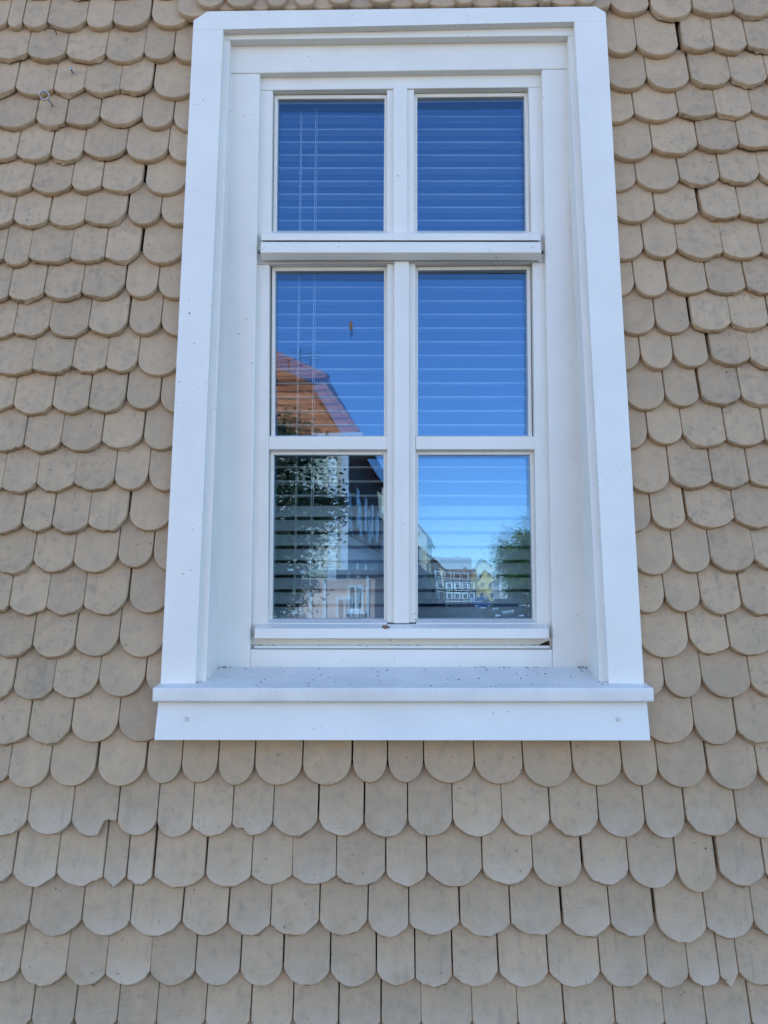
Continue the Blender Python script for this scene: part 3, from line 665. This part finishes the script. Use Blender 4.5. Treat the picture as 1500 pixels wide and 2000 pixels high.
def gable_house(name, label, u, v, w, d, eave, ridge, along, wmat, rmat, front=(), right=(), left=(), chimneys=(), door=None, off=0.5):
    root = put(empty(name, P(u, v), TH), label, 'house', 'houses mirrored in the panes')
    bm = bmesh.new()
    if along == 'v':      # ridge runs away from the viewer, gable to the front
        xm = w * off
        sec = [(0, 0), (w, 0), (w, eave), (xm, ridge - .15), (0, eave)]
        A = [bm.verts.new((x, 0, z)) for x, z in sec]; B = [bm.verts.new((x, -d, z)) for x, z in sec]
    else:
        sec = [(0, 0), (-d, 0), (-d, eave), (-d / 2, ridge - .15), (0, eave)]
        A = [bm.verts.new((0, y, z)) for y, z in sec]; B = [bm.verts.new((w, y, z)) for y, z in sec]
    bm.faces.new(A); bm.faces.new(B[::-1])
    for i in range(5): bm.faces.new((A[(i + 1) % 5], A[i], B[i], B[(i + 1) % 5]))
    bmesh.ops.recalc_face_normals(bm, faces=bm.faces); bm_obj('wall', bm, wmat, root)
    o = .35
    if along == 'v':
        xm = w * off; sl = (ridge - eave) / xm; sr = (ridge - eave) / (w - xm)
        for a, sgn, s_ in ((-o, 1, sl), (w + o, -1, sr)):
            ze = eave - o * s_; pts = [(a, o, ze), (xm, o, ridge), (xm, -d - o, ridge), (a, -d - o, ze)]
            rf = solid('roof', pts, [(x, y, z + .16) for x, y, z in pts], rmat, root)
    else:
        s_ = (ridge - eave) / (d / 2); ze = eave - o * s_
        for y in (o, -d - o):
            pts = [(-o, y, ze), (w + o, y, ze), (w + o, -d / 2, ridge), (-o, -d / 2, ridge)]
            rf = solid('roof', pts, [(x, yy, z + .16) for x, yy, z in pts], rmat, root)
    for (cx, cy, cz, h) in chimneys:
        ch = box_obj('chimney', (cx - .35, cx + .35, cy - .35, cy + .35, cz, cz + h), M['brick'], rf); box_obj('chimney_cap', (cx - .42, cx + .42, cy - .42, cy + .42, cz + h + .003, cz + h + .1), M['brick'], rf)
    for a, z, ww, hh in front: add_window(root, 'front', a, z, ww, hh, w)
    for a, z, ww, hh in right: add_window(root, 'right', a, z, ww, hh, w)
    for a, z, ww, hh in left: add_window(root, 'left', a, z, ww, hh, w)
    if door:
        dr = box_obj('door', (door - .5, door + .5, -.02, .06, 0.02, 2.1), M['doorwood'], root); box_obj('door_handle', (door + .32, door + .42, .062, .10, 1.0, 1.05), M['alloy'], dr)
    return root
# --- large mansard house on the left
mh = put(empty('mansard_house', P(-18.75, 30), TH), 'large cream house with an orange mansard roof, mirrored in the left panes', 'house', 'houses mirrored in the panes')
mw, mdp, me_, mk, mr = 14.5, 14.0, 8.0, 10.65, 14.9
box_obj('wall', (0, mw, -mdp, 0, 0, me_), M['cream'], mh)
def ring(i, z, dx): return [(dx, -dx, z), (mw - dx, -dx, z), (mw - dx, -mdp + dx, z), (dx, -mdp + dx, z)]
e0 = ring(0, me_ - .1, -.55); k0 = ring(0, mk, 1.35); k1 = ring(0, mk + .02, 1.15); rr0 = [(mw / 2, -mw / 2 + .6, mr), (mw / 2, -mdp + mw / 2 - .6, mr)]
V = e0 + k0; mesh_obj('lower_roof', V, [(0, 1, 5, 4), (1, 2, 6, 5), (2, 3, 7, 6), (3, 0, 4, 7), (3, 2, 1, 0)], M['roof_orange'], mh)
k1 = [(x, y, z + .06) for x, y, z in ring(0, mk, 1.0)]
V = k1 + rr0; upr = mesh_obj('upper_roof', V, [(0, 1, 4), (1, 2, 5, 4), (2, 3, 5), (3, 0, 4, 5), (3, 2, 1, 0)], M['roof_orange'], mh)
bm = bmesh.new()
for a, b_ in ((k1[1], rr0[0]), (k0[1], e0[1]), (k1[0], rr0[0])): tube(bm, [a, b_], .13, 8)
bm_obj('hip_tiles', bm, M['roof_orange'], upr)
box_obj('gutter', (-.7, mw + .7, .52, .66, me_ - .16, me_ - .02), M['trim'], mh); box_obj('gutter', (mw + .52, mw + .66, -mdp, .5, me_ - .16, me_ - .02), M['timber'], mh)
for zz in range(26): box_obj('clapboard', (0, mw - .25, .004, .03 + .01 * (zz % 2), 2.75 + zz * .195, 2.93 + zz * .195), M['cream'], mh)
box_obj('corner_board', (mw - .24, mw + .04, -.2, .05, 0, me_ - .2), M['trim'], mh); box_obj('plinth', (-.05, mw + .05, -mdp, .05, 0, 1.0), M['offwhite'], mh)
for a in (2, 5, 8, 10.6, 12.9):
    for z in (1.3, 4.4): add_window(mh, 'front', a, z, 1.0, 1.6, mw)
box_obj('side_cladding', (mw + .003, mw + .05, -mdp, -.25, 4.0, me_ - .2), M['brownwall'], mh); box_obj('side_plaster', (mw + .003, mw + .04, -mdp, -.25, 1.02, 3.95), M['offwhite'], mh)
for a in (-2.5, -5.5, -8.5, -11.5):
    for z in (1.5, 4.6): add_window(mh, 'right', a, z, .9, 1.5, mw + .05)
for dx in (0.0, .5):
    bm = bmesh.new(); x, y = 11.3 + dx, -6.0; tube(bm, [(x, y, 11.5), (x, y, 13.7 - dx * .5)], .03, 6)
    for k in range(4): tube(bm, [(x - .5, y, 13.6 - dx * .5 - k * .16), (x + .5, y, 13.65 - dx * .5 - k * .16)], .015, 5)
    bm_obj('antenna', bm, M['timber'], upr)
# --- low salmon outbuilding in front
ob = put(empty('outbuilding', P(-5.2, 22), TH), 'low salmon pink outbuilding mirrored at the bottom of the left panes', 'outbuilding')
box_obj('wall', (0, 2.9, -5, 0, 0, 2.25), M['salmon'], ob); box_obj('roof', (-.15, 3.05, -5.15, .15, 2.253, 2.36), M['roof_dark'], ob)
for a in (.55, 2.35): add_window(ob, 'front', a, 1.25, .32, .6, 2.9)
bm = bmesh.new()
for a in (.3, 1.45, 2.7): box(bm, a - .04, a + .04, .002, .04, 0, 2.2)
bm_obj('pilaster', bm, M['trim'], ob)
# --- the rows along the street and at its end
gable_house('town_house', 'white plastered town house behind the mansard house, mirrored in the left panes', -13, 47, 8.7, 12, 6.4, 10.2, 'v', M['offwhite'], M['roof_red'], right=[(-2 - 2.6 * i, z, .9, 1.4) for i in range(4) for z in (1.2, 4.0)])
gable_house('town_house', 'tall cream town house with red roof at the left edge of the right pane', -11.7, 62, 9.4, 14, 6.5, 11.8, 'v', M['cream'], M['roof_orange'], front=[(a, z, .9, 1.4) for a in (5.6, 8.3) for z in (1.2, 4.2)], right=[(-2 - 2.7 * i, z, 1.0, 1.5) for i in range(4) for z in (1.2, 4.2)])
gable_house('town_house', 'off-white town house next along the left side of the mirrored street', -10.9, 80, 9.0, 12, 5.0, 8.6, 'v', M['offwhite'], M['roof_red'], front=[(8.3, 1.1, .8, 1.2), (8.3, 3.3, .8, 1.2)], right=[(-2 - 2.7 * i, 3.0, 1.0, 1.3) for i in range(3)])
gable_house('town_house', 'narrow yellow town house at the far end of the left row', -10.0, 96, 8.55, 14, 4.9, 7.8, 'v', M['yellow'], M['roof_red'], front=[(8.0, 3.0, .5, 1.1), (8.0, .9, .5, 1.1)], right=[(-2 - 2.7 * i, 3.0, 1.0, 1.3) for i in range(4)])
th = gable_house('timbered_house', 'white half-timbered house closing the end of the mirrored street', -5, 200, 10.2, 9, 5.6, 8.4, 'u', M['offwhite'], M['roof_red'], front=[(a, z, .85, 1.2) for a in (1.4, 3.4, 5.4, 7.4, 9.0) for z in (.9, 3.6)], chimneys=[(7.5, -3.5, 7.0, 1.9)])
for x in (0.15, 2.4, 4.4, 6.4, 8.3, 10.05): box_obj('timber_post', (x - .12, x + .12, .003, .05, 0.2, 5.5), M['timber'], th)
for z in (.5, 2.6, 3.1, 5.2): box_obj('timber_beam', (0, 10.2, .053, .08, z - .12, z + .12), M['timber'], th)
gable_house('gabled_house', 'yellow house with a broad gable beside the half-timbered one', 4.2, 214, 10, 14, 3.2, 8.6, 'v', M['yellow'], M['roof_red'], front=[(3.0, 1.0, .9, 1.3), (5.8, 1.0, .9, 1.3), (3.2, 4.0, .9, 1.2), (5.4, 4.0, .9, 1.2)], door=8.2, off=.38)
gable_house('brown_house', 'dark shingled house with brick chimneys on the right of the mirrored street', 5.15, 50, 10, 13, 5.0, 9.3, 'v', M['brownwall'], M['roof_dark'], front=[(a, z, .9, 1.3) for a in (1.3, 3.4) for z in (1.0, 3.3)], left=[(-2 - 2.6 * i, z, .9, 1.3) for i in range(4) for z in (1.0, 3.2)], chimneys=[(2.2, -2.5, 5.6, 2.2)])
gable_house('brown_house', 'lower dark roofed house next along on the right of the mirrored street', 5.3, 66, 10, 14, 4.4, 8.0, 'v', M['timber'], M['roof_dark'], left=[(-2 - 2.6 * i, 1.0, .9, 1.3) for i in range(4)], chimneys=[(1.3, -3.0, 4.9, 2.0)])
gable_house('far_house', 'red roofed house far down the right side of the mirrored street', 5.6, 100, 9, 16, 3.6, 6.4, 'v', M['offwhite'], M['roof_red'], front=[(1.5, 1.0, .9, 1.3), (3.6, 1.0, .9, 1.3)])
# --- trees
def tree(name, label, u, v, crown, radii, hc, n, leaf, mat, trunk_r=.16):
    root = put(empty(name, P(u, v), rs.uniform(0, 6)), label, 'tree')
    bm = bmesh.new(); tube(bm, [(0, 0, -.05), (.03, .02, hc * .5), (-.04, .05, hc), (.02, 0, hc + radii[2] * .5)], [trunk_r, trunk_r * .75, trunk_r * .5, trunk_r * .2], 9)
    for k in range(9):
        a = rs.uniform(0, 6.28); z0 = hc * rs.uniform(.5, .95); l = rs.uniform(.5, .85)
        tube(bm, [(0, 0, z0), (math.cos(a) * radii[0] * l * .5, math.sin(a) * radii[1] * l * .5, z0 + radii[2] * .25), (math.cos(a) * radii[0] * l, math.sin(a) * radii[1] * l, z0 + radii[2] * .6)], [trunk_r * .4, trunk_r * .25, trunk_r * .08], 6)
    bm_obj('trunk', bm, M['bark'], root, True)
    V, Fq = [], []; cl = []
    while len(cl) < crown:
        p = Vector((rs.uniform(-1, 1), rs.uniform(-1, 1), rs.uniform(-1, 1)))
        if .35 < p.length < 1: cl.append(Vector((p.x * radii[0], p.y * radii[1], hc + p.z * radii[2])))
    for i in range(n):
        c = rs.choice(cl); p = c + Vector((rs.gauss(0, .2), rs.gauss(0, .2), rs.gauss(0, .17))) * (radii[0] / 1.3)
        a = Vector((rs.gauss(0, 1), rs.gauss(0, 1), rs.gauss(0, .6))).normalized(); b_ = a.cross(Vector((rs.gauss(0, 1), rs.gauss(0, 1), rs.gauss(0, 1)))).normalized()
        s = leaf * rs.uniform(.6, 1.3); k = len(V); V += [p - a * s, p + b_ * s * .45, p + a * s, p - b_ * s * .45]; Fq.append((k, k + 1, k + 2, k + 3))
    mesh_obj('crown', V, Fq, mat, root)
    return root
tree('leafy_tree', 'dark leafy tree in front of the mansard house, mirrored in the left panes', -4.2, 16, 100, (1.75, 1.75, 2.05), 3.3, 42000, .066, M['leaf_dark'])
tree('street_tree', 'sunlit green tree at the right edge of the lower right pane', 4.3, 44, 40, (1.9, 1.9, 2.0), 3.2, 22000, .09, M['leaf_mid'])
# --- wooded hill
V, Fq = [], []; nx, ny = 70, 10
for j in range(ny):
    for i in range(nx):
        x = -900 + i * 30; y = j / (ny - 1)
        hgt = (62 + 22 * math.sin(i * .11 + 1) + 9 * math.sin(i * .31)) * math.sin(y * math.pi * .5) + (rs.uniform(-4, 4) if j else 0)
        V.append(P(x, 1350 + y * 420, hgt if j else -1))
for j in range(ny - 1):
    for i in range(nx - 1): a = j * nx + i; Fq.append((a, a + 1, a + nx + 1, a + nx))
put(mesh_obj('hill', V, Fq, M['forest']), kind='structure')
# --- parked cars
def car(label, u, v, paint, rot=0.0):
    root = put(empty('parked_car', P(u, v), TH + rot), label, 'car', 'cars parked in the mirrored street')
    pm = MB(paint[0], 0.25, 0.5); pm.color(paint[1]); pm = pm.m
    def loft(name, secs, mat, parent, bev):
        bm = bmesh.new(); prev = None; first = None
        for (y, z0, z1, w0, w1) in secs:
            r_ = [bm.verts.new(q) for q in ((-w0, y, z0), (w0, y, z0), (w1, y, z1), (-w1, y, z1))]
            if prev:
                for k in range(4): bm.faces.new((prev[k], prev[(k + 1) % 4], r_[(k + 1) % 4], r_[k]))
            else: first = r_
            prev = r_
        bm.faces.new(first[::-1]); bm.faces.new(prev); bmesh.ops.recalc_face_normals(bm, faces=bm.faces)
        bmesh.ops.bevel(bm, geom=list(bm.edges), offset=bev, segments=3, profile=.6, affect='EDGES', clamp_overlap=True)
        return bm_obj(name, bm, mat, parent, True)
    body = loft('body', [(2.05, .32, .62, .74, .66), (1.9, .2, .76, .86, .74), (.85, .18, .96, .88, .80), (-1.3, .18, .98, .88, .80), (-1.95, .22, .95, .86, .76), (-2.1, .35, .85, .78, .70)], pm, root, .05)
    loft('cabin_glass', [(.95, .92, .97, .76, .74), (.25, .93, 1.38, .77, .60), (-.9, .94, 1.42, .77, .60), (-1.75, .93, 1.0, .74, .70)], M['darkglass'], root, .03)
    loft('roof_panel', [(.30, 1.355, 1.40, .62, .58), (-.3, 1.40, 1.455, .63, .59), (-1.0, 1.38, 1.435, .62, .58)], pm, root, .02)
    for sx in (-1, 1):
        for wy in (1.3, -1.3):
            bm = bmesh.new(); bmesh.ops.create_cone(bm, cap_ends=True, segments=24, radius1=.31, radius2=.31, depth=.2, matrix=Matrix.Translation((sx * .80, wy, .31)) @ Matrix.Rotation(R(90), 4, 'Y'))
            wh = bm_obj('wheel', bm, M['rubber'], root); bm = bmesh.new(); bmesh.ops.create_cone(bm, cap_ends=True, segments=20, radius1=.2, radius2=.18, depth=.03, matrix=Matrix.Translation((sx * .905, wy, .31)) @ Matrix.Rotation(R(90), 4, 'Y')); bm_obj('rim', bm, M['alloy'], wh)
        loft('headlight', [(2.03, .58, .66, .13, .12), (1.86, .58, .76, .15, .13)], M['lamp'], root, .01).location.x = sx * .56
        loft('door_mirror', [(.62, .95, 1.08, .09, .08), (.50, .95, 1.08, .09, .08)], pm, root, .015).location.x = sx * .93
    box_obj('number_plate', (-.26, .26, 2.055, 2.075, .42, .53), M['trim'], root)
    return root
car('dark grey parked car beside the street tree in the mirrored street', 2.55, 39, ('grey_car_paint', (0.05, 0.055, 0.06)))
car('blue parked car further back in the mirrored street', 2.5, 74, ('blue_car_paint', (0.05, 0.11, 0.26)))
car('dark parked car on the left side of the mirrored street', -1.3, 46, ('dark_car_paint', (0.03, 0.032, 0.04)), math.pi)
